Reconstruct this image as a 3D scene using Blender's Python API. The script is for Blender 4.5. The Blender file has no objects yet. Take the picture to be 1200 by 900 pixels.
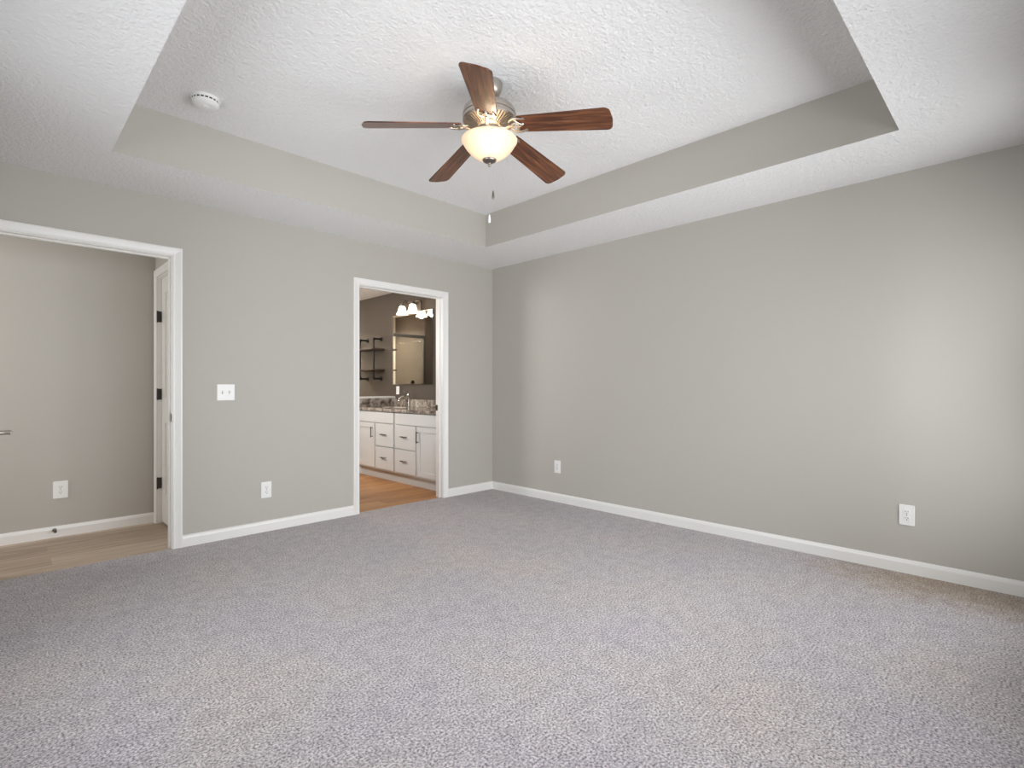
import bpy, bmesh, math, random
from mathutils import Vector, Matrix
random.seed(7)
S = bpy.context.scene
C = S.collection
PI = math.pi
R = math.radians

# ------------------------------------------------------------------ camera, world, light, exposure
CAM = (-3.92, -4.23, 1.13)
cam_d = bpy.data.cameras.new('camera'); cam = bpy.data.objects.new('camera', cam_d); C.objects.link(cam)
cam.location = CAM; cam.rotation_euler = (R(90), 0, R(-45))
cam_d.sensor_fit = 'HORIZONTAL'; cam_d.sensor_width = 36.0; cam_d.lens = 36.0 * 606.5 / 1200.0
cam_d.shift_y = 3.5 / 1200.0; cam_d.clip_start = 0.02
S.camera = cam
S.view_settings.view_transform = 'Standard'; S.view_settings.look = 'None'
S.view_settings.gamma = 1.0; S.view_settings.use_curve_mapping = False
S.view_settings.exposure = 0.0
S.cycles.max_bounces = 14; S.cycles.diffuse_bounces = 8; S.cycles.glossy_bounces = 6
S.cycles.transmission_bounces = 8; S.cycles.transparent_max_bounces = 12
S.cycles.caustics_reflective = False; S.cycles.caustics_refractive = False

w = bpy.data.worlds.new('sky'); S.world = w; w.use_nodes = True
bg = w.node_tree.nodes['Background']; bg.inputs[0].default_value = (0.75, 0.87, 1.0, 1); bg.inputs[1].default_value = 0.9

def area(name, loc, rot, sx, sy, power, col=(1, 1, 1), spread=180):
    l = bpy.data.lights.new(name, 'AREA'); l.shape = 'RECTANGLE'; l.size = sx; l.size_y = sy
    l.energy = power; l.color = col; l.spread = R(spread)
    o = bpy.data.objects.new(name, l); C.objects.link(o); o.location = loc; o.rotation_euler = rot
    return o
# daylight through the south twin window, then fill lamps added at unseen windows and ceilings
area('daylight_south', (-2.425, -4.75, 1.175), (R(90), 0, 0), 2.25, 1.6, 84, (0.97, 0.985, 1.0))
area('south_side_fill', (-0.7, -4.75, 1.175), (R(90), 0, 0), 0.8, 1.6, 35, (0.97, 0.985, 1.0))  # fill lamp added to brighten the right wall, behind an added window
area('west_fill', (-4.555, -2.1, 1.175), (R(90), 0, R(-90)), 1.7, 1.6, 40, (0.97, 0.985, 1.0))  # added fill from the west; its window is invented
area('hall_fill', (-5.28, 0.545, 1.45), (R(90), 0, R(-90)), 0.6, 1.3, 18, (1.0, 0.985, 0.97))  # added lamp brightening the hall from an unseen end window
area('bathroom_fill', (-2.48, 1.5, 1.75), (R(70), 0, R(-90)), 1.1, 0.8, 64, (1.0, 0.965, 0.92))  # added fill for the vanity fronts and floor, tilted down
area('shower_fill', (-0.75, 3.9, 2.43), (0, 0, 0), 0.25, 0.25, 62, (1.0, 0.91, 0.80), 145)  # added lamp without fixture, brightens the shower in the mirror
area('bathroom_ceiling_fill', (-1.3, 2.7, 2.43), (0, 0, 0), 0.25, 0.25, 9, (1.0, 0.90, 0.76))  # added lamp without fixture, extra fill for shower and bathroom walls
FAN_W, VAN_W = 1.0, 1.8

# ------------------------------------------------------------------ helpers
def lin(h):
    h = h.lstrip('#'); out = []
    for i in (0, 2, 4):
        c = int(h[i:i+2], 16) / 255
        out.append(c / 12.92 if c <= 0.04045 else ((c + 0.055) / 1.055) ** 2.4)
    return (*out, 1)

def mat(name, col, rough=0.5, metal=0.0, emit=None, es=0.0, spec=0.5, coat=0.0):
    m = bpy.data.materials.new(name); m.use_nodes = True
    b = m.node_tree.nodes['Principled BSDF']
    b.inputs['Base Color'].default_value = lin(col) if isinstance(col, str) else col
    b.inputs['Roughness'].default_value = rough; b.inputs['Metallic'].default_value = metal
    b.inputs['Specular IOR Level'].default_value = spec; b.inputs['Coat Weight'].default_value = coat
    if emit: b.inputs['Emission Color'].default_value = lin(emit); b.inputs['Emission Strength'].default_value = es
    return m

def N(m, t, **kw):
    n = m.node_tree.nodes.new(t)
    for k, v in kw.items():
        if k in n.inputs: n.inputs[k].default_value = v
        else: setattr(n, k, v)
    return n
def L(m, a, b): m.node_tree.links.new(a, b)
def P(m): return m.node_tree.nodes['Principled BSDF']
def ramp(m, stops):
    r = N(m, 'ShaderNodeValToRGB'); e = r.color_ramp.elements
    while len(e) < len(stops): e.new(0.5)
    for i, (p, c) in enumerate(stops): e[i].position = p; e[i].color = lin(c)
    return r
def coords(m, scale=(1, 1, 1)):
    t = N(m, 'ShaderNodeTexCoord'); mp = N(m, 'ShaderNodeMapping'); mp.inputs['Scale'].default_value = scale
    L(m, t.outputs['Object'], mp.inputs['Vector']); return mp.outputs['Vector']
def bump(m, height, strength, dist):
    b = N(m, 'ShaderNodeBump'); b.inputs['Strength'].default_value = strength; b.inputs['Distance'].default_value = dist
    L(m, height, b.inputs['Height']); L(m, b.outputs['Normal'], P(m).inputs['Normal']); return b

class MB:
    def __init__(s): s.v = []; s.f = []; s.mi = []; s.sm = []
    def add(s, v, f, mi=0, smooth=False, M=None):
        b = len(s.v)
        s.v += [tuple(M @ Vector(p)) if M is not None else tuple(p) for p in v]
        for q in f: s.f.append([b + i for i in q]); s.mi.append(mi); s.sm.append(smooth)
        return s
    def box(s, x0, x1, y0, y1, z0, z1, mi=0, M=None):
        v = [(x, y, z) for z in (z0, z1) for y in (y0, y1) for x in (x0, x1)]
        return s.add(v, [(0, 2, 3, 1), (4, 5, 7, 6), (0, 1, 5, 4), (2, 6, 7, 3), (0, 4, 6, 2), (1, 3, 7, 5)], mi, False, M)
    def frustum(s, x0, x1, z0, z1, y0, y1, ins, mi=0, M=None):   # raised panel: base at y0, inset top at y1
        v = [(x0, y0, z0), (x1, y0, z0), (x1, y0, z1), (x0, y0, z1),
             (x0+ins, y1, z0+ins), (x1-ins, y1, z0+ins), (x1-ins, y1, z1-ins), (x0+ins, y1, z1-ins)]
        f = [(4, 5, 6, 7), (0, 1, 5, 4), (1, 2, 6, 5), (2, 3, 7, 6), (3, 0, 4, 7)]
        if y1 > y0: f = [q[::-1] for q in f]
        return s.add(v, f, mi, False, M)
    def lathe(s, prof, seg=48, mi=0, M=None, caps=True):         # prof: (r, z) list about local z
        n = len(prof)
        v = [(r*math.cos(2*PI*k/seg), r*math.sin(2*PI*k/seg), z) for k in range(seg) for r, z in prof]
        f = [(k*n+i, ((k+1) % seg)*n+i, ((k+1) % seg)*n+i+1, k*n+i+1) for k in range(seg) for i in range(n-1)]
        if caps:
            if prof[0][0] > 1e-5: f.append(tuple(k*n for k in range(seg))[::-1])
            if prof[-1][0] > 1e-5: f.append(tuple(k*n+n-1 for k in range(seg)))
        return s.add(v, f, mi, True, M)
    def tube(s, pts, r, seg=12, mi=0, M=None, flat=1.0, cap=True):
        pts = [Vector(p) for p in pts]; n = len(pts); rs = r if isinstance(r, (list, tuple)) else [r]*n
        v = []; up = None
        for i, p in enumerate(pts):
            d = (pts[min(i+1, n-1)] - pts[max(i-1, 0)]).normalized()
            if up is None: up = Vector((0, 0, 1)) if abs(d.z) < 0.9 else Vector((1, 0, 0))
            a = d.cross(up).normalized(); b = a.cross(d).normalized(); up = b
            v += [tuple(p + a*rs[i]*math.cos(2*PI*k/seg) + b*rs[i]*flat*math.sin(2*PI*k/seg)) for k in range(seg)]
        f = [(i*seg+k, i*seg+(k+1) % seg, (i+1)*seg+(k+1) % seg, (i+1)*seg+k) for i in range(n-1) for k in range(seg)]
        if cap: f += [tuple(range(seg))[::-1], tuple(range((n-1)*seg, n*seg))]
        return s.add(v, f, mi, True, M)
    def prism(s, outline, z0, z1, mi=0, M=None):                 # xy outline (ccw) extruded in z
        n = len(outline)
        v = [(x, y, z0) for x, y in outline] + [(x, y, z1) for x, y in outline]
        f = [tuple(range(n))[::-1], tuple(range(n, 2*n))] + [(i, (i+1) % n, n+(i+1) % n, n+i) for i in range(n)]
        return s.add(v, f, mi, False, M)
    def build(s, name, m, parent=None, bevel=0, seg=2, angle=32):
        me = bpy.data.meshes.new(name); me.from_pydata(s.v, [], s.f)
        for x in (m if isinstance(m, (list, tuple)) else [m]): me.materials.append(x)
        for p, i, q in zip(me.polygons, s.mi, s.sm): p.material_index = i; p.use_smooth = q
        bm = bmesh.new(); bm.from_mesh(me); bmesh.ops.recalc_face_normals(bm, faces=bm.faces); bm.to_mesh(me); bm.free()
        if any(s.sm): me.set_sharp_from_angle(angle=R(angle))
        o = bpy.data.objects.new(name, me); C.objects.link(o)
        if parent is not None: o.parent = parent
        if bevel:
            b = o.modifiers.new('bevel', 'BEVEL'); b.width = bevel; b.segments = seg; b.limit_method = 'ANGLE'; b.angle_limit = R(35)
        return o

def tag(o, label=None, cat=None, group=None, kind=None):
    if label: o['label'] = label
    if cat: o['category'] = cat
    if group: o['group'] = group
    if kind: o['kind'] = kind
    return o
def empty(name, loc, rz=0, rot=None):
    o = bpy.data.objects.new(name, None); C.objects.link(o); o.empty_display_size = 0.1
    o.location = loc; o.rotation_euler = rot or (0, 0, rz); return o
def struct(o, label, cat): return tag(o, label, cat, None, 'structure')
def copy_tree(o, parent=None):
    c = o.copy(); C.objects.link(c)
    if parent is not None: c.parent = parent
    for ch in list(o.children): copy_tree(ch, c)
    return c
def rrect(x0, x1, y0, y1, r, n=6):
    out = []
    for cx, cy, a in ((x1-r, y0+r, -90), (x1-r, y1-r, 0), (x0+r, y1-r, 90), (x0+r, y0+r, 180)):
        out += [(cx + r*math.cos(R(a + 90*i/n)), cy + r*math.sin(R(a + 90*i/n))) for i in range(n+1)]
    return out
def T(x=0, y=0, z=0): return Matrix.Translation((x, y, z))
def ROT(a, ax): return Matrix.Rotation(R(a), 4, ax)

# ------------------------------------------------------------------ materials
M = {}
def wall_paint(name, col):
    m = mat(name, col, 0.62, spec=0.3); c = coords(m)
    n = N(m, 'ShaderNodeTexNoise', Scale=90.0, Detail=3.0); L(m, c, n.inputs['Vector'])
    bump(m, n.outputs['Fac'], 0.12, 0.002); return m
M['wall'] = wall_paint('greige_wall_paint', '#b9b5ae')
M['bath_wall'] = wall_paint('taupe_bathroom_paint', '#544b43')
def ceiling_paint():
    m = mat('textured_ceiling_paint', '#eeeeee', 0.85, spec=0.2); c = coords(m)
    n = N(m, 'ShaderNodeTexNoise', Scale=85.0, Detail=3.0, Roughness=0.55); L(m, c, n.inputs['Vector'])
    v = N(m, 'ShaderNodeTexNoise', Scale=38.0, Detail=3.0); L(m, c, v.inputs['Vector'])
    a = N(m, 'ShaderNodeMath', operation='ADD'); L(m, n.outputs['Fac'], a.inputs[0]); L(m, v.outputs['Fac'], a.inputs[1])
    bump(m, a.outputs[0], 0.7, 0.0085); return m
M['ceiling'] = ceiling_paint()
M['trim'] = mat('white_trim_enamel', '#ebeae7', 0.32)
M['door'] = mat('white_door_enamel', '#e6e4e0', 0.38)
M['plate'] = mat('white_plastic', '#eeeeec', 0.35)
M['slot'] = mat('dark_slot', '#4a4744', 0.6)
def carpet():
    m = mat('speckled_grey_carpet', '#b2aeae', 0.95, spec=0.1); c = coords(m)
    n1 = N(m, 'ShaderNodeTexNoise', Scale=120.0, Detail=2.0, Roughness=0.6); L(m, c, n1.inputs['Vector'])
    v = N(m, 'ShaderNodeTexVoronoi', Scale=190.0); L(m, c, v.inputs['Vector'])
    n2 = N(m, 'ShaderNodeTexNoise', Scale=1.6, Detail=4.0); L(m, c, n2.inputs['Vector'])
    r1 = ramp(m, [(0.32, '#6f6b6d'), (0.44, '#a9a5a6'), (0.54, '#c6c2c2'), (0.66, '#e6e2e1')]); L(m, n1.outputs['Fac'], r1.inputs['Fac'])
    r2 = ramp(m, [(0.34, '#eeebf0'), (0.5, '#f2eff1'), (0.66, '#f7f2ee')]); L(m, n2.outputs['Fac'], r2.inputs['Fac'])
    x = N(m, 'ShaderNodeMix', data_type='RGBA', blend_type='MULTIPLY'); x.inputs['Factor'].default_value = 1.0
    n3 = N(m, 'ShaderNodeTexNoise', Scale=14.0, Detail=3.0); L(m, c, n3.inputs['Vector'])
    r3 = ramp(m, [(0.32, '#eeedee'), (0.62, '#ffffff')]); L(m, n3.outputs['Fac'], r3.inputs['Fac'])
    y = N(m, 'ShaderNodeMix', data_type='RGBA', blend_type='MULTIPLY'); y.inputs['Factor'].default_value = 1.0
    L(m, r1.outputs['Color'], y.inputs['A']); L(m, r3.outputs['Color'], y.inputs['B']); L(m, y.outputs['Result'], x.inputs['A']); L(m, r2.outputs['Color'], x.inputs['B'])
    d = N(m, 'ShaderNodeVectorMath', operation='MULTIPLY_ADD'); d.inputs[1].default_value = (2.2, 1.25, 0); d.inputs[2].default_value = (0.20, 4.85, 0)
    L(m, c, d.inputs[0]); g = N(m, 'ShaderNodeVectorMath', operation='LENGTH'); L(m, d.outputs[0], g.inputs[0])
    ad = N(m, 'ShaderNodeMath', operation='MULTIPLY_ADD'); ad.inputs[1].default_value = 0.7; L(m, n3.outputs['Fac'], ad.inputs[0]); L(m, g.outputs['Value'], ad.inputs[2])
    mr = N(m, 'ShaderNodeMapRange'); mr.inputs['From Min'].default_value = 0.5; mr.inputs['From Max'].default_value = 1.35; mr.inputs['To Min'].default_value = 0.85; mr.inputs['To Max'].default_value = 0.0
    L(m, ad.outputs[0], mr.inputs['Value'])      # tan tint, fading outwards, beside the right baseboard
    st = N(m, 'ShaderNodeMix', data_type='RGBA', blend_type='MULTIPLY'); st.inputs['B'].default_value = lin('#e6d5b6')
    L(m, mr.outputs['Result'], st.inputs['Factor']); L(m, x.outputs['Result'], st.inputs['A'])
    L(m, st.outputs['Result'], P(m).inputs['Base Color'])
    a = N(m, 'ShaderNodeMath', operation='ADD'); L(m, n1.outputs['Fac'], a.inputs[0]); L(m, v.outputs['Distance'], a.inputs[1])
    bump(m, a.outputs[0], 0.35, 0.005)
    P(m).inputs['Sheen Weight'].default_value = 0.15
    return m
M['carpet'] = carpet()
def plank(name, dark, mid, light):
    m = mat(name, mid, 0.42, spec=0.4); c = coords(m)
    br = N(m, 'ShaderNodeTexBrick', offset=0.37); br.inputs['Scale'].default_value = 1.0
    br.inputs['Brick Width'].default_value = 1.22; br.inputs['Row Height'].default_value = 0.18; br.inputs['Mortar Size'].default_value = 0.0012
    br.inputs['Color1'].default_value = (0.15, 0.15, 0.15, 1); br.inputs['Color2'].default_value = (0.85, 0.85, 0.85, 1); br.inputs['Mortar'].default_value = (0, 0, 0, 1)
    L(m, c, br.inputs['Vector'])
    c2 = coords(m, (1.3, 22, 1)); n = N(m, 'ShaderNodeTexNoise', Scale=1.6, Detail=6.0, Roughness=0.62, Distortion=0.4); L(m, c2, n.inputs['Vector'])
    mx = N(m, 'ShaderNodeMix', data_type='FLOAT'); mx.inputs['Factor'].default_value = 0.72
    L(m, br.outputs['Color'], mx.inputs['A']); L(m, n.outputs['Fac'], mx.inputs['B'])
    r = ramp(m, [(0.28, dark), (0.5, mid), (0.72, light)]); L(m, mx.outputs['Result'], r.inputs['Fac'])
    L(m, r.outputs['Color'], P(m).inputs['Base Color'])
    bump(m, n.outputs['Fac'], 0.1, 0.001); return m
M['plank'] = plank('brown_vinyl_plank', '#7f6c5b', '#ab9783', '#c8b7a5')
M['bath_plank'] = plank('honey_brown_plank', '#855a33', '#b58150', '#d0a26e')
def blade_wood():
    m = mat('walnut_blade_veneer', '#6b3d26', 0.3, spec=0.5, coat=0.25); c = coords(m, (1.6, 26, 26))
    n = N(m, 'ShaderNodeTexNoise', Scale=2.0, Detail=6.0, Roughness=0.6, Distortion=0.8); L(m, c, n.inputs['Vector'])
    r = ramp(m, [(0.30, '#341c12'), (0.45, '#57321f'), (0.56, '#71452c'), (0.70, '#94623f')]); L(m, n.outputs['Fac'], r.inputs['Fac'])
    L(m, r.outputs['Color'], P(m).inputs['Base Color']); P(m).inputs['Coat Roughness'].default_value = 0.25; return m
M['blade'] = blade_wood()
M['nickel'] = mat('brushed_nickel', '#bab3ab', 0.36, 1.0)
M['chain'] = mat('pale_bead_chain', '#dedbd6', 0.35, 0.6)
M['dark_nickel'] = mat('satin_nickel', '#8d857c', 0.35, 1.0)
M['bronze'] = mat('dark_hinge_metal', '#4b4743', 0.45, 0.6)
M['chrome'] = mat('chrome', '#dcdad6', 0.12, 1.0)
M['black_iron'] = mat('black_iron_pipe', '#1c1816', 0.5, 0.3)
M['shelf'] = mat('dark_stained_shelf_wood', '#4a3a30', 0.5)
M['cabinet'] = mat('pale_grey_cabinet_paint', '#d6d7d6', 0.38)
M['toe'] = mat('grey_toe_board', '#cfcecb', 0.45)
M['void'] = mat('matte_black_inside', '#191715', 0.8)
M['mirror'] = mat('mirror_silver', '#e9e8e4', 0.01, 1.0)
M['tile'] = mat('pale_shower_panel', '#e8e0d3', 0.65)
def granite():
    m = mat('speckled_granite', '#b8aea4', 0.15); c = coords(m)
    n = N(m, 'ShaderNodeTexNoise', Scale=9.0, Detail=8.0, Roughness=0.72, Distortion=1.2); L(m, c, n.inputs['Vector'])
    r = ramp(m, [(0.32, '#241f1d'), (0.44, '#6e645c'), (0.54, '#a89e94'), (0.68, '#d6cec4')]); L(m, n.outputs['Fac'], r.inputs['Fac'])
    L(m, r.outputs['Color'], P(m).inputs['Base Color']); return m
M['granite'] = granite()
def clear_glass(name, tint=(1, 1, 1, 1), ior=1.3):
    m = bpy.data.materials.new(name); m.use_nodes = True; nt = m.node_tree; nt.nodes.clear()
    o = nt.nodes.new('ShaderNodeOutputMaterial'); x = nt.nodes.new('ShaderNodeMixShader'); t = nt.nodes.new('ShaderNodeBsdfTransparent')
    g = nt.nodes.new('ShaderNodeBsdfGlossy'); fr = nt.nodes.new('ShaderNodeFresnel'); fr.inputs['IOR'].default_value = ior
    t.inputs['Color'].default_value = tint; g.inputs['Roughness'].default_value = 0.02
    nt.links.new(fr.outputs[0], x.inputs[0]); nt.links.new(t.outputs[0], x.inputs[1]); nt.links.new(g.outputs[0], x.inputs[2]); nt.links.new(x.outputs[0], o.inputs[0])
    return m
M['glass'] = clear_glass('window_glass'); M['shower_glass'] = clear_glass('shower_glass', (0.93, 0.95, 0.93, 1), 1.08)
def opal(name, col, es, ecol, tw=0.6):
    m = bpy.data.materials.new(name); m.use_nodes = True; nt = m.node_tree; b = nt.nodes['Principled BSDF']
    b.inputs['Base Color'].default_value = lin(col); b.inputs['Roughness'].default_value = 0.3
    b.inputs['Emission Color'].default_value = lin(ecol); b.inputs['Emission Strength'].default_value = es
    t = nt.nodes.new('ShaderNodeBsdfTranslucent'); t.inputs['Color'].default_value = lin(col)
    x = nt.nodes.new('ShaderNodeMixShader'); x.inputs[0].default_value = tw
    nt.links.new(b.outputs[0], x.inputs[1]); nt.links.new(t.outputs[0], x.inputs[2])
    nt.links.new(x.outputs[0], nt.nodes['Material Output'].inputs[0]); return m
M['bowl'] = opal('frosted_alabaster_glass', '#eee2d0', 0.27, '#ffe9d2', 0.42)
M['shade'] = opal('frosted_white_shade', '#f6f2ec', 1.6, '#fff4e6', 0.6)
M['bulb'] = mat('lit_bulb', '#ffffff', 0.4, emit='#ffe2b8', es=6.0)

# ------------------------------------------------------------------ room shell
ZC, ZT = 2.44, 2.745
XW, YS = -4.45, -4.65
TX0, TX1, TY0, TY1 = -3.46, -0.66, -3.76, -0.622
def wall_run(axis, a0, a1, t0, t1, z0, z1, holes=()):
    mb = MB(); cuts = sorted(holes); pos = a0
    def bx(p, q, r, s):
        if q - p < 1e-6 or s - r < 1e-6: return
        if axis == 'x': mb.box(p, q, t0, t1, r, s)
        else: mb.box(t0, t1, p, q, r, s)
    for h0, h1, hz0, hz1 in cuts:
        bx(pos, h0, z0, z1); bx(h0, h1, z0, hz0); bx(h0, h1, hz1, z1); pos = h1
    bx(pos, a1, z0, z1); return mb
D1 = (-1.615, -0.688)      # bathroom doorway, clear
D2 = (-3.965, -3.045)    # bedroom doorway, clear
DH = 2.04
J = 0.019
o = wall_run('x', XW, 0, 0, 0.115, -0.06, ZC, [(D1[0]-J, D1[1]+J, -0.06, DH+J), (D2[0]-J, D2[1]+J, -0.06, DH+J)]).build('wall_north', M['wall'])
struct(o, 'greige bedroom wall with the two open doorways', 'wall')
o = wall_run('y', YS, 0.115, 0, 0.12, -0.06, ZC).build('wall_east', M['wall']); struct(o, 'long plain greige bedroom wall on the right', 'wall')
o = wall_run('x', XW-0.12, 0.12, YS-0.12, YS, -0.06, ZC, [(-3.6, -1.25, 0.30, 2.05), (-1.15, -0.25, 0.30, 2.05)]).build('wall_south', M['wall']); struct(o, 'greige window wall behind the viewpoint', 'wall')
o = wall_run('y', YS, 0.115, XW-0.12, XW, -0.06, ZC, [(-3.0, -1.2, 0.30, 2.05)]).build('wall_west', M['wall']); struct(o, 'greige wall with an added window beside the open bedroom door', 'wall')
# ceiling: lower border ring round a raised tray; the tray's sides carry the wall paint
mb = MB(); zb = ZT + 0.09
for x0, x1, y0, y1 in ((XW-0.12, TX0, YS-0.12, 0.115), (TX1, 0.12, YS-0.12, 0.115), (TX0, TX1, YS-0.12, TY0), (TX0, TX1, TY1, 0.115)):
    mb.box(x0, x1, y0, y1, ZC, zb, 0)
mb.box(TX0, TX1, TY0, TY1, ZT, zb, 0)
ceil = mb.build('ceiling', [M['ceiling'], M['wall']])
for p in ceil.data.polygons:
    c = p.center
    if abs(p.normal.z) < 0.5 and TX0-0.01 < c.x < TX1+0.01 and TY0-0.01 < c.y < TY1+0.01: p.material_index = 1
struct(ceil, 'white textured tray ceiling with greige painted tray sides', 'ceiling')
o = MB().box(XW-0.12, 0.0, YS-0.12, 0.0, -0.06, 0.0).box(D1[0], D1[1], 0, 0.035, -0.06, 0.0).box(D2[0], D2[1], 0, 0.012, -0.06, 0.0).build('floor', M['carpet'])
struct(o, 'grey speckled wall to wall bedroom carpet', 'floor')

# hall beyond the left doorway
HY = 0.977; HX = -2.96
o = MB().box(-5.3, HX+0.12, 0.115, HY+0.1, -0.07, -0.005).box(D2[0], D2[1], 0.012, 0.115, -0.07, -0.005).build('floor_hall', M['plank']); struct(o, 'brown wood plank hall floor beyond the left doorway', 'floor')
o = wall_run('x', -5.3, HX+0.12, HY, HY+0.1, -0.06, ZC).build('wall_hall_north', M['wall']); struct(o, 'greige hall wall seen through the left doorway', 'wall')
o = wall_run('x', -5.3, XW-0.12, 0.0, 0.115, -0.06, ZC).build('wall_hall_south', M['wall']); struct(o, 'greige hall wall running on past the bedroom', 'wall')
CD = (0.185, 0.90)       # hall closet doorway along y
o = wall_run('y', 0.115, HY, HX, HX+0.115, -0.06, ZC, [(CD[0]-0.001, CD[1]+0.001, -0.06, DH+0.001)]).build('wall_hall_east', M['wall']); struct(o, 'short greige wall at the end of the hall around the closed door', 'wall')
o = wall_run('y', 0.115, HY, -5.4, -5.3, -0.06, ZC, [(0.245, 0.845, 0.8, 2.1)]).build('wall_hall_west', M['wall']); struct(o, 'greige wall with an added window at the far end of the hall', 'wall')
o = MB().box(-5.4, HX+0.115, 0.115, HY+0.1, ZC, ZC+0.08).build('ceiling_hall', M['ceiling']); struct(o, 'white textured hall ceiling', 'ceiling')

# bathroom beyond the right doorway
BX, BY, SY = -2.3, 4.25, 3.3
o = MB().box(BX, 0, 0.115, BY, -0.07, -0.005).box(D1[0], D1[1], 0.035, 0.115, -0.07, -0.005).build('floor_bathroom', M['bath_plank']); struct(o, 'warm brown wood plank bathroom floor', 'floor')
o = wall_run('y', 0.115, BY, 0, 0.12, -0.06, ZC).build('wall_bathroom_east', M['bath_wall']); struct(o, 'taupe bathroom wall behind the vanity mirror', 'wall')
o = wall_run('y', 0.115, BY, BX-0.12, BX, -0.06, ZC, [(0.95, 2.05, 1.35, 2.15)]).build('wall_bathroom_west', M['bath_wall']); struct(o, 'taupe bathroom wall with an added window opposite the vanity', 'wall')
o = MB().box(BX-0.12, 0.12, BY, BY+0.1, -0.06, ZC).build('wall_shower_north', M['tile']); struct(o, 'pale back wall of the shower seen in the mirror', 'wall')
o = MB().box(BX, -1.47, SY, BY, -0.06, ZC).build('wall_bathroom_north', M['bath_wall']); struct(o, 'taupe bathroom wall beside the shower seen in the mirror', 'wall')
o = MB().box(-0.012, 0, SY+0.02, BY, -0.005, ZC).build('wall_shower_east', M['tile']); struct(o, 'pale side wall of the shower', 'wall')
o = MB().box(BX-0.12, 0.12, 0.115, BY+0.1, ZC, ZC+0.08).build('ceiling_bathroom', M['ceiling']); struct(o, 'white bathroom ceiling', 'ceiling')
pw = empty('wall_pony', (0, 1.985, -0.005)); struct(pw, 'low pony wall with white cap at the left end of the vanity', 'wall')
MB().box(-0.66, 0, 0, 0.115, 0, 0.975).build('wall_body', M['bath_wall'], pw)
MB().box(-0.672, -0.500, -0.0125, 0, 0, 0.100).box(-0.672, -0.660, 0, 0.125, 0, 0.100).build('baseboard', M['trim'], pw)
MB().box(-0.675, 0, -0.014, 0.13, 0.975, 1.008).build('cap', M['trim'], pw, bevel=0.003)

# baseboards
BP = [(0, 0), (0.013, 0), (0.013, 0.060), (0.010, 0.072), (0.006, 0.080), (0, 0.083)]
def board(axis, a0, a1, t, side, z=0.0):
    mb = MB(); v = []
    for a in (a0, a1):
        for d, h in BP: v.append((a, t+side*d, z+h) if axis == 'x' else (t+side*d, a, z+h))
    n = len(BP); f = [(i, (i+1) % n, n+(i+1) % n, n+i) for i in range(n)] + [tuple(range(n)), tuple(range(n, 2*n))]
    return mb.add(v, f)
CW = 0.057; RV = 0.005
mb = board('x', D2[1]+RV+CW, D1[0]-RV-CW, 0, -1)
for a, b in ((D1[1]+RV+CW, 0), (XW, D2[0]-RV-CW)):
    q = board('x', a, b, 0, -1); mb.add(q.v, q.f)
struct(mb.build('baseboard_north', M['trim']), 'white baseboard along the wall with the doorways', 'baseboard')
struct(board('y', YS, -0.013, 0, -1).build('baseboard_east', M['trim']), 'white baseboard along the long plain right wall', 'baseboard')
struct(board('x', XW, -0.013, YS, 1).build('baseboard_south', M['trim']), 'white baseboard under the window behind the viewpoint', 'baseboard')
struct(board('y', YS+0.013, -0.013, XW, 1).build('baseboard_west', M['trim']), 'white baseboard behind the open bedroom door', 'baseboard')
struct(board('x', -5.3, HX, HY, -1, -0.005).build('baseboard_hall', M['trim']), 'white baseboard along the hall wall', 'baseboard')

# door frames
CP = [(0, 0), (0, 0.008), (0.003, 0.0105), (0.010, 0.011), (0.014, 0.008), (0.018, 0.009), (0.030, 0.012), (0.040, 0.015), (0.046, 0.017), (0.054, 0.017), (0.057, 0.014), (0.057, 0)]
def casing(a0, a1, top, to3, z0=0.0):     # to3(a, depth, z) -> point; profile swept up, over and down with mitres
    mb = MB(); v = []
    for u, d in CP:
        v += [to3(a0-u, d, z0), to3(a0-u, d, top+u), to3(a1+u, d, top+u), to3(a1+u, d, z0)]
    n = len(CP); f = []
    for i in range(n):
        j = (i+1) % n
        for k in range(3): f.append((i*4+k, j*4+k, j*4+k+1, i*4+k+1))
    f += [tuple(i*4 for i in range(n)), tuple(i*4+3 for i in range(n))]
    return mb.add(v, f)
def doorway(name, a0, a1, label, stop_y):
    t = empty(name, ((a0+a1)/2, 0, 0)); struct(t, label, 'door frame'); cx = (a0+a1)/2
    casing(a0-RV-cx, a1+RV-cx, DH+RV, lambda a, d, z: (a, -d, z)).build('casing', M['trim'], t)
    casing(a0-RV-cx, a1+RV-cx, DH+RV, lambda a, d, z: (a, 0.115+d, z), -0.005).build('casing', M['trim'], t)
    h = (a1-a0)/2
    mb = MB().box(-h-J, -h, 0, 0.115, -0.005, DH+J).box(h, h+J, 0, 0.115, -0.005, DH+J).box(-h, h, 0, 0.115, DH, DH+J)
    mb.box(-h, -h+0.010, stop_y, stop_y+0.032, -0.005, DH).box(h-0.010, h, stop_y, stop_y+0.032, -0.005, DH).box(-h+0.010, h-0.010, stop_y, stop_y+0.032, DH-0.010, DH)
    mb.build('jamb', M['trim'], t, bevel=0.0015)
    return t, h
t, h = doorway('trim_1', *D1, 'white painted frame of the bathroom doorway', 0.042)
MB().box(h-0.0015, h, 0.080, 0.112, 0.885, 0.945).box(h-0.0015, h+0.002, 0.108, 0.119, 0.897, 0.933).build('strike_plate', M['bronze'], t)['label'] = 'dark metal strike plate'
t, h = doorway('trim_2', *D2, 'white painted frame of the wide left doorway to the hall', 0.040)
MB().box(h-0.0015, h, 0.002, 0.036, 0.885, 0.945).box(h-0.0015, h+0.005, -0.010, 0.004, 0.895, 0.937).build('strike_plate', M['dark_nickel'], t)['label'] = 'metal strike plate'

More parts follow.
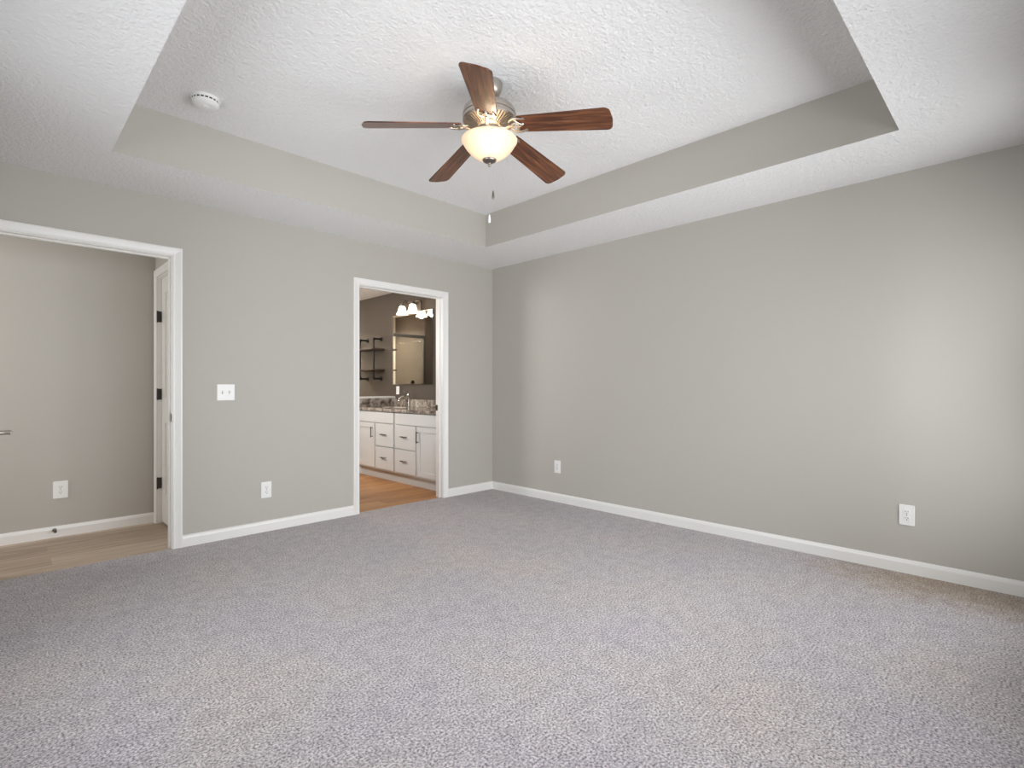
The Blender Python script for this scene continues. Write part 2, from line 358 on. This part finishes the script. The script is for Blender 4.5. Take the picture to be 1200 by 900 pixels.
def slab_mesh(wd, ht, th):        # local: x across from hinge (0) to latch (wd), y thickness -th..0, z up
    mb = MB(); st = 0.115; rails = [(0, 0.235), (0.825, 1.035), (ht-0.13, ht)]; g = 0.009
    mb.box(0.001, wd-0.001, -th+g, -g, 0.001, ht-0.001)
    for y0, y1 in ((-th, -th+g), (-g, 0)):
        mb.box(0, st, y0, y1, 0, ht); mb.box(wd-st, wd, y0, y1, 0, ht)
        for z0, z1 in rails: mb.box(st, wd-st, y0, y1, z0, z1)
    mb.box(0, 0.001, -th, 0, 0, ht); mb.box(wd-0.001, wd, -th, 0, 0, ht)
    for z0, z1 in ((0.235, 0.825), (1.035, ht-0.13)):
        e = 0.018
        mb.frustum(st+e, wd-st-e, z0+e, z1-e, -g, -0.002, 0.022)
        mb.frustum(st+e, wd-st-e, z0+e, z1-e, -th+g, -th+0.002, 0.022)
    return mb
def lever(parent, x, z, y, sgn):  # rose on face y, handle stands off in sgn*y, points towards x-
    B = T(x, y, z) @ ROT(-90*sgn, 'X')
    h = MB().lathe([(0.033, 0), (0.033, 0.006), (0.029, 0.010), (0.012, 0.012), (0.010, 0.020), (0.010, 0.050), (0.012, 0.060), (0.0, 0.064)], 32, M=B)
    h.tube([(x+0.008, y+sgn*0.055, z), (x-0.02, y+sgn*0.057, z), (x-0.07, y+sgn*0.056, z-0.001), (x-0.115, y+sgn*0.050, z-0.003), (x-0.128, y+sgn*0.046, z-0.004)], [0.010, 0.011, 0.010, 0.009, 0.007], 14, flat=0.75)
    o = h.build('lever_handle', M['nickel'], parent); o['label'] = 'brushed nickel lever handle'; return o
def hinge(parent, y0, y1, x, z):
    mb = MB().box(x-0.001, x+0.001, y0, y1, z-0.045, z+0.045)
    mb.lathe([(0.0055, -0.047), (0.0055, 0.047)], 12, M=T(x, y1+0.004, z))
    o = mb.build('hinge', M['bronze'], parent); o['label'] = 'dark metal hinge'; return o
# bedroom door, swung open 90 degrees into the room; only its lever shows at the frame's left edge
d = empty('door_1', (D2[0]+0.003, -0.004, 0.012), R(-90)); struct(d, 'open white bedroom door at the far left edge with nickel lever', 'door')
slab_mesh(0.905, 2.025, 0.035).build('slab', M['door'], d, bevel=0.0015)
# slab thickness runs to -y local = -x world after the turn; shift it so the free face looks at the room
for ch in d.children: ch.location.y = 0.035
lever(d, 0.845, 0.905, 0.035, 1); lever(d, 0.845, 0.905, 0.0, -1)
for z in (0.25, 1.02, 1.79): hinge(d, 0.002, 0.03, -0.0012, z)
# closed hall closet door
d = empty('door_2', (HX+0.030, CD[1]-0.004, 0.010), R(-90)); struct(d, 'closed white panelled door with dark hinges at the end of the hall', 'door')
# local x -> -y world, local y -> +x world
slab_mesh(0.707, 2.025, 0.035).build('slab', M['door'], d, bevel=0.0015)
for ch in d.children: ch.location.y = 0.035
lv = lever(d, 0.648, 0.905, 0.0, -1)
t = empty('trim_3', (HX, (CD[0]+CD[1])/2, -0.005)); struct(t, 'white painted frame of the closed hall door', 'door frame')
cy = (CD[0]+CD[1])/2; hh = (CD[1]-CD[0])/2
casing(-hh-RV, hh+RV, DH+0.005+RV, lambda a, dd, z: (-dd, a, z)).build('casing', M['trim'], t)
MB().box(0, 0.115, -hh-0.001, -hh+0.002, 0, DH+0.005).box(0, 0.115, hh-0.002, hh+0.001, 0, DH+0.005).box(0, 0.115, -hh, hh, DH+0.002, DH+0.006).build('jamb', M['trim'], t)
for z in (0.335, 1.075, 1.72):
    o = MB().box(-0.001, 0.028, hh-0.0045, hh-0.0018, z-0.045, z+0.045).lathe([(0.006, -0.048), (0.006, 0.048)], 12, M=T(-0.002, hh-0.006, z)).build('hinge', M['bronze'], t); o['label'] = 'dark metal hinge'

# windows: the south twin lights the room, the others are added around fill lamps
def window(name, axis, a0, a1, t0, t1, z0, z1, nx, label, inward):
    ca = (a0+a1)/2; loc = (ca, (t0+t1)/2, z0) if axis == 'x' else ((t0+t1)/2, ca, z0)
    w = empty(name, loc, 0 if axis == 'x' else R(90)); struct(w, label, 'window'); h = (a1-a0)/2; H = z1-z0; f = 0.045; tt = 0.03
    mb = MB().box(-h, -h+f, -tt, tt, 0, H).box(h-f, h, -tt, tt, 0, H).box(-h+f, h-f, -tt, tt, 0, f).box(-h+f, h-f, -tt, tt, H-f, H)
    for k in range(1, nx): x = -h + 2*h*k/nx; mb.box(x-0.03, x+0.03, -tt, tt, f, H-f)
    mb.box(-h+f, h-f, -0.018, 0.018, H/2-0.018, H/2+0.018)
    mb.build('window_frame', M['trim'], w)
    for k in range(nx):
        x0 = -h + 2*h*k/nx + 0.03; x1 = -h + 2*h*(k+1)/nx - 0.03
        MB().box(x0, x1, -0.003, 0.003, f, H-f).build('pane', M['glass'], w)
    return w
window('window_1', 'x', -3.6, -1.25, YS-0.12, YS, 0.30, 2.05, 2, 'white twin window behind the viewpoint', 1)
window('added_window_5', 'x', -1.15, -0.25, YS-0.12, YS, 0.30, 2.05, 1, 'added narrow white window beside the twin window behind the viewpoint', 1)
window('added_window_2', 'y', -3.0, -1.2, XW-0.12, XW, 0.30, 2.05, 2, 'added white twin window in the wall left of the viewpoint', 1)
window('added_window_3', 'y', 0.245, 0.845, -5.4, -5.3, 0.8, 2.1, 1, 'added white window at the far end of the hall', 1)
window('added_window_4', 'y', 0.95, 2.05, BX-0.12, BX, 1.35, 2.15, 1, 'added white window high in the bathroom', 1)

# ------------------------------------------------------------------ ceiling fan (local x = picture right, local y = away from the viewpoint)
fan = empty('ceiling_fan', (-2.055, -2.195, ZT), R(-45))
tag(fan, 'ceiling fan with five dark wood blades and a lit frosted bowl under the tray', 'ceiling fan')
Z = lambda z: z - ZT
MB().lathe([(0.069, 0), (0.069, -0.012), (0.067, -0.032), (0.059, -0.054), (0.045, -0.070), (0.030, -0.078), (0.028, -0.074), (0.0, -0.074)], 48).build('canopy', M['nickel'], fan)
MB().lathe([(0.019, -0.073), (0.022, -0.080), (0.0125, -0.088), (0.0125, Z(2.640))], 24).build('downrod', M['dark_nickel'], fan)
MB().lathe([(0.0, Z(2.640)), (0.030, Z(2.640)), (0.036, Z(2.626)), (0.096, Z(2.622)), (0.124, Z(2.614)), (0.137, Z(2.600)), (0.142, Z(2.582)), (0.142, Z(2.572)),
            (0.138, Z(2.570)), (0.138, Z(2.566)), (0.143, Z(2.564)), (0.143, Z(2.548)), (0.138, Z(2.543)), (0.120, Z(2.545)), (0.0, Z(2.552))], 64).build('motor_housing', M['nickel'], fan)
mb = MB()
for k in range(44):
    A = ROT(360*k/44, 'Z'); wv = 0.0042
    mb.add([(0.134, -wv*1.6, Z(2.547)), (0.134, wv*1.6, Z(2.547)), (0.068, wv*0.8, Z(2.520)), (0.068, -wv*0.8, Z(2.520)),
            (0.134, -wv*1.6, Z(2.541)), (0.134, wv*1.6, Z(2.541)), (0.068, wv*0.8, Z(2.513)), (0.068, -wv*0.8, Z(2.513))],
           [(0, 1, 2, 3), (7, 6, 5, 4), (0, 4, 5, 1), (1, 5, 6, 2), (2, 6, 7, 3), (3, 7, 4, 0)], M=A)
mb.lathe([(0.070, Z(2.522)), (0.072, Z(2.513)), (0.060, Z(2.507)), (0.055, Z(2.515))], 48)
mb.build('vent_grille', M['nickel'], fan)
MB().lathe([(0.128, Z(2.5445)), (0.070, Z(2.524)), (0.0, Z(2.522))], 48).build('motor_bottom', M['void'], fan)['label'] = 'dark underside behind the vent fins'
MB().lathe([(0.050, Z(2.524)), (0.050, Z(2.512)), (0.056, Z(2.508)), (0.056, Z(2.470)), (0.050, Z(2.462)), (0.030, Z(2.455)), (0.030, Z(2.440)), (0.0, Z(2.440))], 40).build('switch_housing', M['nickel'], fan)
# glass bowl: rim, curved wall, real thickness
bp = [(0.1465, 2.447), (0.149, 2.443), (0.148, 2.437), (0.142, 2.431), (0.138, 2.422), (0.127, 2.404), (0.111, 2.385), (0.092, 2.368), (0.070, 2.353), (0.046, 2.342), (0.012, 2.337)]
ip = [(0.012, 2.342), (0.044, 2.347), (0.067, 2.357), (0.088, 2.372), (0.107, 2.389), (0.123, 2.407), (0.133, 2.424), (0.137, 2.434), (0.143, 2.441), (0.1465, 2.447)]
MB().lathe([(r, Z(z)) for r, z in bp + ip], 64, caps=False).build('glass_bowl', M['bowl'], fan, angle=60)
MB().lathe([(0.0, Z(2.3465)), (0.036, Z(2.3465)), (0.037, Z(2.338)), (0.034, Z(2.332)), (0.022, Z(2.325)), (0.010, Z(2.320)), (0.007, Z(2.315)), (0.009, Z(2.311)), (0.006, Z(2.305)), (0.0, Z(2.303))], 32).build('finial', M['dark_nickel'], fan)
for k, (x, y) in enumerate(((-0.05, -0.02), (0.05, -0.02))):
    MB().lathe([(0.0, Z(2.380)), (0.014, Z(2.384)), (0.021, Z(2.396)), (0.019, Z(2.412)), (0.012, Z(2.425)), (0.012, Z(2.445)), (0.0, Z(2.445))], 20, M=T(x, y, 0)).build('bulb', M['bulb'], fan)
l = bpy.data.lights.new('fan_lamp', 'POINT'); l.energy = FAN_W; l.color = (1.0, 0.84, 0.64); l.shadow_soft_size = 0.03
lo = bpy.data.objects.new('fan_lamp', l); C.objects.link(lo); lo.parent = fan; lo.location = (0.0, -0.070, Z(2.415))
def chain(x, y, z0, z1, m, nm):
    c = MB(); n = int((z0-z1)/0.007)
    for k in range(n): c.lathe([(0.0, 0.0016), (0.0011, 0.0009), (0.0011, -0.0009), (0.0, -0.0016)], 6, M=T(x, y, Z(z0 - 0.007*k)))
    c.tube([(x, y, Z(z0)), (x, y, Z(z1))], 0.0006, 5)
    o = c.build('pull_chain', M['chain'], fan)
    f = MB().lathe([(0.0, 0.004), (0.003, 0.003), (0.0035, 0.0), (0.0055, -0.012), (0.0068, -0.034), (0.0045, -0.040), (0.0, -0.041)], 16, M=T(x, y, Z(z1))).build('pull_fob', m, o)
    f['label'] = nm
chain(0.000, 0.0, 2.304, 2.045, M['plate'], 'white chain fob')
chain(0.020, -0.004, 2.330, 2.170, M['dark_nickel'], 'grey metal chain fob')
# blades and brackets
def blade_mesh():
    r0, r1 = 0.162, 0.660; w0, w1 = 0.056, 0.073; up = []
    out = [(r0, -w0+0.012), (r0+0.010, -w0)]
    for i in range(1, 8): s = i/8; out.append((r0+0.010+(r1-r0-0.05)*s, -(w0+(w1-w0)*s)))
    for i in range(7): a = -90 + 90*i/6; out.append((r1-0.036+0.030*math.cos(R(a)), -w1+0.030+0.030*math.sin(R(a))))
    out.append((r1, 0))
    half = out; full = half[:-1] + [(r1, 0)] + [(x, -y) for x, y in reversed(half[:-1])]
    return MB().prism(full, -0.003, 0.003)
def bracket_mesh():
    mb = MB()
    mb.tube([(0.056, 0, 0.0), (0.066, 0, -0.010), (0.080, 0, -0.020), (0.098, 0, -0.023), (0.120, 0, -0.014), (0.142, 0, -0.008)], [0.011, 0.012, 0.011, 0.011, 0.012, 0.009], 12, flat=0.55)
    for s in (-1, 1):      # open ornamental loop, then a prong under each edge of the blade
        mb.tube([(0.116, 0, 0.0), (0.120, s*0.018, -0.004), (0.132, s*0.036, -0.008), (0.152, s*0.046, -0.009), (0.175, s*0.046, -0.008), (0.200, s*0.040, -0.007), (0.212, s*0.038, -0.006)], [0.007, 0.0075, 0.007, 0.0075, 0.007, 0.006, 0.004], 10, flat=0.6)
        mb.tube([(0.150, s*0.046, -0.008), (0.160, s*0.026, -0.009), (0.172, s*0.012, -0.009), (0.188, 0, -0.008)], 0.0052, 8, flat=0.6)
        mb.tube([(0.125, 0, -0.006), (0.142, s*0.014, -0.009), (0.158, s*0.012, -0.009), (0.168, 0, -0.009)], 0.0048, 8, flat=0.6)
        mb.lathe([(0.0, -0.011), (0.005, -0.009), (0.007, -0.003)], 14, M=T(0.200, s*0.040, 0))
    mb.lathe([(0.0, -0.012), (0.006, -0.009), (0.009, -0.003)], 14, M=T(0.188, 0, 0))
    return mb
b0 = blade_mesh().build('blade', M['blade'], fan, bevel=0.0015)
k0 = bracket_mesh().build('blade_bracket', M['nickel'], b0)
for i in range(5):
    a = -92.8 + 72*i
    b = b0 if i == 0 else copy_tree(b0, fan)
    b.location = (0, 0, Z(2.523)); b.rotation_mode = 'XYZ'
    b.rotation_euler = (R(-15), R(7.2), R(a))

# ------------------------------------------------------------------ small wall and ceiling fittings
sd = empty('smoke_detector', (-3.085, -0.966, ZT)); tag(sd, 'round white smoke detector on the tray ceiling', 'smoke detector')
MB().lathe([(0.073, 0), (0.073, -0.010), (0.069, -0.014), (0.0, -0.014)], 48).build('base', M['plate'], sd)
MB().lathe([(0.0665, -0.0135), (0.0665, -0.0225), (0.0, -0.0225)], 48).build('vent_gap', M['void'], sd)['label'] = 'dark ring of vent slots'
MB().lathe([(0.0, -0.022), (0.068, -0.022), (0.069, -0.031), (0.060, -0.040), (0.045, -0.045), (0.020, -0.046), (0.016, -0.049), (0.0, -0.049)], 48).build('cover', M['plate'], sd)
mb = MB()
for k in range(20): mb.box(0.060, 0.0682, -0.003, 0.003, -0.0225, -0.0135, M=ROT(18*k, 'Z'))
mb.build('vent_rib', M['plate'], sd)

def outlet(name_loc, rz, label, pw=0.075, ph=0.122):   # local: faces -y
    o = empty('wall_outlet', name_loc, rz); tag(o, label, 'outlet', 'wall outlets')
    MB().prism(rrect(-pw/2, pw/2, -ph/2, ph/2, 0.006), 0, 0.006, M=ROT(90, 'X')).build('cover_plate', M['plate'], o, bevel=0.0025)
    for s in (-1, 1):
        cz = s*0.0195
        rc = MB().prism(rrect(-0.0165, 0.0165, cz-0.0140, cz+0.0140, 0.010), 0.004, 0.0078, M=ROT(90, 'X')).build('receptacle', M['plate'], o)
        for x0 in (-0.0072, 0.0052): MB().box(x0, x0+0.0022, -0.0083, -0.006, cz-0.001, cz+0.0085).build('slot', M['slot'], rc)
        MB().lathe([(0.0027, 0.006), (0.0027, 0.0083), (0, 0.0083)], 12, M=T(0, 0, cz-0.0075) @ ROT(90, 'X')).build('slot', M['slot'], rc)
    MB().lathe([(0.003, 0.005), (0.003, 0.0072), (0, 0.0076)], 12, M=ROT(90, 'X')).build('screw', M['dark_nickel'], o)
    return o
outlet((-2.414, 0, 0.325), 0, 'white wall outlet low on the wall between the two doorways', 0.078, 0.126)
outlet((0, -0.945, 0.345), R(-90), 'white wall outlet low on the right wall nearer the far corner', 0.078, 0.124)
outlet((0, -3.703, 0.352), R(-90), 'larger looking white wall outlet low on the right wall near the viewpoint', 0.077, 0.124)
outlet((-3.565, HY, 0.350), 0, 'white wall outlet on the hall wall seen through the left doorway', 0.088, 0.130)
outlet((0, 1.905, 1.085), R(-90), 'small white outlet on the bathroom wall under the mirror beside the faucet', 0.075, 0.110)

sw = empty('light_switch', (-2.7025, 0, 1.09)); tag(sw, 'white double light switch on the wall right of the left doorway', 'light switch')
MB().prism(rrect(-0.060, 0.060, -0.060, 0.060, 0.006), 0, 0.006, M=ROT(90, 'X')).build('cover_plate', M['plate'], sw, bevel=0.0025)
for s in (-1, 1):
    MB().box(s*0.023-0.0055, s*0.023+0.0055, -0.0066, -0.004, -0.013, 0.013).build('switch_slot', M['dark_nickel'], sw)
    MB().box(-0.004, 0.004, -0.016, 0, -0.006, 0.006, M=T(s*0.023, -0.004, 0.002) @ ROT(-25*s, 'X')).build('toggle', M['plate'], sw, bevel=0.001)
    for zz in (-0.030, 0.030): MB().lathe([(0.0028, 0.005), (0.0028, 0.0070), (0, 0.0074)], 12, M=T(s*0.023, 0, zz) @ ROT(90, 'X')).build('screw', M['plate'], sw)

ds = empty('door_stop', (-3.60, HY-0.013, 0.052)); tag(ds, 'small metal door stop screwed to the hall baseboard', 'door stop')
MB().lathe([(0.013, 0), (0.013, 0.004), (0.006, 0.008), (0.005, 0.055)], 20, M=ROT(90, 'X')).build('post', M['dark_nickel'], ds)
MB().lathe([(0.005, 0.052), (0.009, 0.054), (0.010, 0.064), (0.007, 0.070), (0, 0.071)], 20, M=ROT(90, 'X')).build('rubber_tip', M['slot'], ds)['label'] = 'dark rubber tip'

# ------------------------------------------------------------------ bathroom vanity
FX = -0.575                # cabinet front plane
def pull(parent, c, vert, ln=0.11):
    mb = MB()
    if vert:
        mb.box(-0.032, -0.024, -0.005, 0.005, -ln/2, ln/2, M=T(*c))
        for s in (-1, 1): mb.box(-0.026, 0, -0.004, 0.004, s*(ln/2-0.012)-0.004, s*(ln/2-0.012)+0.004, M=T(*c))
    else:
        mb.box(-0.032, -0.024, -ln/2, ln/2, -0.005, 0.005, M=T(*c))
        for s in (-1, 1): mb.box(-0.026, 0, s*(ln/2-0.012)-0.004, s*(ln/2-0.012)+0.004, -0.004, 0.004, M=T(*c))
    return mb.build('handle', M['bronze'], parent, bevel=0.001)
def front(parent, name, y0, y1, z0, z1, shaker):
    mb = MB(); x0 = FX-0.019; x1 = FX-0.0006
    if shaker:
        s = 0.058
        mb.box(x0, x1, y0, y0+s, z0, z1).box(x0, x1, y1-s, y1, z0, z1).box(x0, x1, y0+s, y1-s, z0, z0+s).box(x0, x1, y0+s, y1-s, z1-s, z1)
        mb.box(x0+0.010, x1, y0+s, y1-s, z0+s, z1-s)
    else: mb.box(x0, x1, y0, y1, z0, z1)
    return mb.build(name, M['cabinet'], parent, bevel=0.0018)
def vanity(yc0, yc1, label):           # door on the left (far) side, two drawers on the right (near) side
    v = empty('vanity_cabinet', (0, yc0, -0.005)); tag(v, label, 'vanity cabinet', 'bathroom vanity cabinets'); wv = yc1-yc0
    b = MB().box(FX, FX+0.020, 0, wv, 0.120, 0.840).box(-0.023, -0.003, 0, wv, 0.120, 0.840).box(FX+0.020, -0.023, 0, 0.018, 0.120, 0.840)
    b.box(FX+0.020, -0.023, wv-0.018, wv, 0.120, 0.840).box(FX+0.020, -0.023, 0.018, wv-0.018, 0.120, 0.138).build('body', M['cabinet'], v)
    MB().box(FX+0.060, -0.003, 0, wv, 0.0, 0.120).build('toe_kick', M['toe'], v)
    return v, wv
VY0, VYM, VY1 = 0.150, 1.062, 1.972
v1, wv = vanity(VYM, VY1, 'pale grey vanity cabinet at the far left next to the low capped wall')
front(v1, 'drawer_front', 0.016, wv-0.012, 0.700, 0.828, False)
d = front(v1, 'door', 0.448, wv-0.012, 0.140, 0.690, True); pull(d, (FX-0.019, 0.448+0.035, 0.575), True, 0.13)
for z0, z1 in ((0.140, 0.408), (0.418, 0.690)):
    d = front(v1, 'drawer', 0.016, 0.418, z0, z1, False); pull(d, (FX-0.019, 0.217, (z0+z1)/2+0.008), False)
v2, wv = vanity(VY0, VYM, 'pale grey vanity cabinet partly hidden by the right door frame')
front(v2, 'drawer_front', 0.012, wv-0.016, 0.700, 0.828, False)
d = front(v2, 'door', 0.012, 0.450, 0.140, 0.690, True); pull(d, (FX-0.019, 0.450-0.035, 0.575), True, 0.13)
for z0, z1 in ((0.140, 0.408), (0.418, 0.690)):
    d = front(v2, 'drawer', 0.478, wv-0.016, z0, z1, False); pull(d, (FX-0.019, 0.690, (z0+z1)/2+0.008), False)
# granite top with an oval cut-out over the left cabinet
ct = empty('countertop', (0, VY0-0.02, 0.835)); tag(ct, 'speckled granite vanity countertop with sink cut-out', 'countertop')
SCX, SCY, SA, SB = -0.315, 1.52-(VY0-0.02), 0.165, 0.215
bm = bmesh.new(); W0, W1, Y0, Y1 = FX-0.035, -0.003, 0.0, 1.985-(VY0-0.02)-0.002
def ring(pts, z): return [bm.verts.new((x, y, z)) for x, y in pts]
rect = [(W0, Y0), (W1, Y0), (W1, Y1), (W0, Y1)]; oval = [(SCX+SA*math.cos(2*PI*k/40), SCY+SB*math.sin(2*PI*k/40)) for k in range(40)]
loops = []
for z in (0.0, 0.035):
    ro, io = ring(rect, z), ring(oval, z); es = []
    for lp in (ro, io): es += [bm.edges.new((lp[i], lp[(i+1) % len(lp)])) for i in range(len(lp))]
    bmesh.ops.triangle_fill(bm, use_beauty=True, edges=es); loops.append((ro, io))
for k in (0, 1):
    a, b = loops[0][k], loops[1][k]
    for i in range(len(a)): bm.faces.new((a[i], a[(i+1) % len(a)], b[(i+1) % len(a)], b[i]))
bmesh.ops.recalc_face_normals(bm, faces=bm.faces)
me = bpy.data.meshes.new('slab'); bm.to_mesh(me); bm.free(); me.materials.append(M['granite'])
o = bpy.data.objects.new('slab', me); C.objects.link(o); o.parent = ct
MB().box(-0.023, -0.003, 0.0, Y1, 0.035, 0.130).build('backsplash', M['granite'], ct, bevel=0.002)
MB().box(W0+0.02, -0.024, Y1-0.020, Y1, 0.035, 0.145).build('sidesplash', M['granite'], ct, bevel=0.002)
sk = empty('sink_basin', (SCX, 1.52, 0.835)); tag(sk, 'oval white sink basin set under the granite countertop', 'sink')
prof = [(1.06, 0.0), (1.0, 0.0), (0.97, -0.03), (0.85, -0.10), (0.55, -0.135), (0.10, -0.14), (0.0, -0.14)]
SM = Matrix.Diagonal((SA, SB, 1, 1))
MB().lathe(prof + [(0.10, -0.15), (0.60, -0.148), (0.92, -0.11), (1.06, -0.03), (1.06, 0.0)], 40, M=SM, caps=False).build('bowl', M['plate'], sk)
MB().lathe([(0.022, -0.1385), (0.020, -0.134), (0.0, -0.134)], 20).build('drain', M['chrome'], sk)

fc = empty('faucet', (-0.105, 1.500, 0.8705)); tag(fc, 'single handle chrome bathroom faucet on the granite countertop', 'faucet')
MB().lathe([(0.027, 0), (0.027, 0.006), (0.020, 0.010), (0.0185, 0.06), (0.0185, 0.145), (0.020, 0.150), (0.018, 0.160), (0.0, 0.163)], 28).build('body', M['chrome'], fc)
MB().tube([(-0.010, 0, 0.105), (-0.04, 0, 0.128), (-0.08, 0, 0.135), (-0.115, 0, 0.122), (-0.135, 0, 0.100), (-0.140, 0, 0.080)], [0.014, 0.0135, 0.013, 0.0125, 0.012, 0.012], 16).build('spout', M['chrome'], fc)
MB().tube([(0.0, 0, 0.160), (0.0, 0, 0.178), (-0.03, 0.0, 0.190), (-0.075, 0.0, 0.200)], [0.010, 0.010, 0.008, 0.006], 12, flat=0.7).build('handle', M['chrome'], fc)

mr = empty('wall_mirror', (-0.002, 1.55, 1.165), R(-90)); tag(mr, 'rectangular bathroom mirror above the faucet', 'mirror')
MB().box(-0.452, 0.452, -0.012, 0.0, 0.008, 0.942).build('mirror_glass', M['mirror'], mr)
MB().box(-0.460, -0.452, -0.016, 0, 0, 0.950).box(0.452, 0.460, -0.016, 0, 0, 0.950).box(-0.452, 0.452, -0.016, 0, 0, 0.008).box(-0.452, 0.452, -0.016, 0, 0.942, 0.950).build('frame', M['chrome'], mr)

vl = empty('vanity_light', (0, 1.43, 2.185), R(-90)); tag(vl, 'nickel wall light with two lit bell shades above the bathroom mirror', 'wall light')
MB().prism(rrect(-0.085, 0.085, -0.06, 0.06, 0.01), 0, 0.020, M=ROT(90, 'X')).build('back_plate', M['dark_nickel'], vl, bevel=0.004)
MB().tube([(-0.15, -0.075, 0.055), (0.15, -0.075, 0.055)], 0.009, 12).tube([(0, -0.018, 0.02), (0, -0.05, 0.04), (0, -0.075, 0.055)], 0.010, 12).build('cross_bar', M['dark_nickel'], vl)
for s in (-1, 1):
    x, y = s*0.12, -0.165
    a = MB().tube([(x, -0.075, 0.055), (x, -0.115, 0.072), (x, -0.150, 0.062), (x, y, 0.030)], 0.008, 12).lathe([(0.010, 0.035), (0.026, 0.030), (0.028, 0.0), (0.022, -0.006), (0.0, -0.006)], 24, M=T(x, y, 0)).build('arm', M['dark_nickel'], vl)
    sh = MB().lathe([(0.030, -0.002), (0.040, -0.012), (0.047, -0.040), (0.056, -0.075), (0.074, -0.105), (0.078, -0.112), (0.075, -0.112), (0.053, -0.077), (0.044, -0.042), (0.037, -0.015), (0.027, -0.006)], 36, M=T(x, y, 0), caps=False).build('lamp_shade', M['shade'], vl)
    MB().lathe([(0.0, -0.006), (0.012, -0.012), (0.022, -0.040), (0.024, -0.055), (0.014, -0.072), (0.0, -0.076)], 20, M=T(x, y, 0)).build('bulb', M['bulb'], vl)
    l = bpy.data.lights.new('vanity_lamp', 'POINT'); l.energy = VAN_W; l.color = (1.0, 0.84, 0.66); l.shadow_soft_size = 0.03
    lo = bpy.data.objects.new('vanity_lamp', l); C.objects.link(lo); lo.parent = vl; lo.location = (x, y, -0.105)

# ------------------------------------------------------------------ pipe shelf
ps = empty('pipe_shelf', (0, 2.54, 1.25)); tag(ps, 'black iron pipe shelf with two boards on the bathroom wall', 'wall shelf')
FL = [(0.034, 0), (0.034, 0.006), (0.018, 0.010), (0.018, 0.026), (0.0, 0.026)]
for y in (-0.205, 0.182):
    r = 0.0125; px = -0.125
    pf = MB().tube([(-0.01, y, 0), (px+0.012, y, 0)], r).tube([(-0.01, y, 0.565), (px+0.012, y, 0.565)], r).tube([(px, y, 0.012), (px, y, 0.553)], r)
    for z, e in ((0, 1), (0.565, -1)):
        pf.tube([(px+0.022, y, z), (px+0.006, y, z), (px, y, z+e*0.006), (px, y, z+e*0.024)], 0.018)
        pf.tube([(px, y, z+e*0.022), (px, y, z+e*0.032)], 0.021)
    pf = pf.build('pipe', M['black_iron'], ps)
    for z in (0, 0.565): MB().lathe(FL, 24, M=T(0, y, z) @ ROT(-90, 'Y')).build('flange', M['black_iron'], pf)
for z in (0.112, 0.405):
    MB().box(-0.215, -0.012, -0.31, 0.285, z, z+0.020).build('shelf_board', M['shelf'], ps, bevel=0.002)

# ------------------------------------------------------------------ shower at the far end, seen in the mirror
se = empty('shower_enclosure', (-0.735, SY, -0.005)); tag(se, 'glass shower enclosure with dark metal frame reflected in the mirror', 'shower')
MB().box(-0.70, 0.715, -0.02, 0.03, 1.985, 2.035).build('header', M['bronze'], se, bevel=0.003)
MB().box(-0.735, -0.695, -0.02, 0.03, 0.10, 2.035).build('post', M['bronze'], se, bevel=0.003)
MB().box(-0.735, 0.72, -0.05, 0.06, 0.0, 0.10).build('curb', M['tile'], se, bevel=0.005)
MB().box(-0.695, 0.00, 0.002, 0.010, 0.10, 1.985).build('glass_door', M['shower_glass'], se)
MB().box(-0.02, 0.715, 0.014, 0.022, 0.10, 1.985).build('glass_panel', M['shower_glass'], se)
MB().lathe([(0.012, 0), (0.012, 0.02), (0.035, 0.026), (0.035, 0.045), (0, 0.047)], 24, M=T(-0.45, 0.0, 1.215) @ ROT(90, 'X')).build('door_knob', M['black_iron'], se)
shh = empty('overhead_shower', (-0.85, BY, 2.03)); tag(shh, 'chrome shower head reflected in the mirror behind the shower glass', 'shower')
MB().tube([(0, 0, 0), (0, -0.08, 0.01), (0, -0.16, -0.04)], 0.011).build('arm', M['dark_nickel'], shh)
MB().lathe([(0.012, 0.02), (0.03, 0.0), (0.085, -0.03), (0.085, -0.045), (0, -0.045)], 28, M=T(0, -0.17, -0.05) @ ROT(-25, 'X')).build('spray_plate', M['dark_nickel'], shh)
sv = empty('shower_valve', (-0.80, BY, 1.42)); tag(sv, 'round chrome shower valve reflected in the mirror', 'shower valve')
MB().lathe([(0.075, 0), (0.075, 0.006), (0.03, 0.012), (0.03, 0.05), (0, 0.052)], 32, M=ROT(90, 'X')).build('escutcheon', M['dark_nickel'], sv)
MB().tube([(0, -0.045, 0), (0, -0.055, -0.09)], [0.009, 0.006], 10).build('handle', M['dark_nickel'], sv)
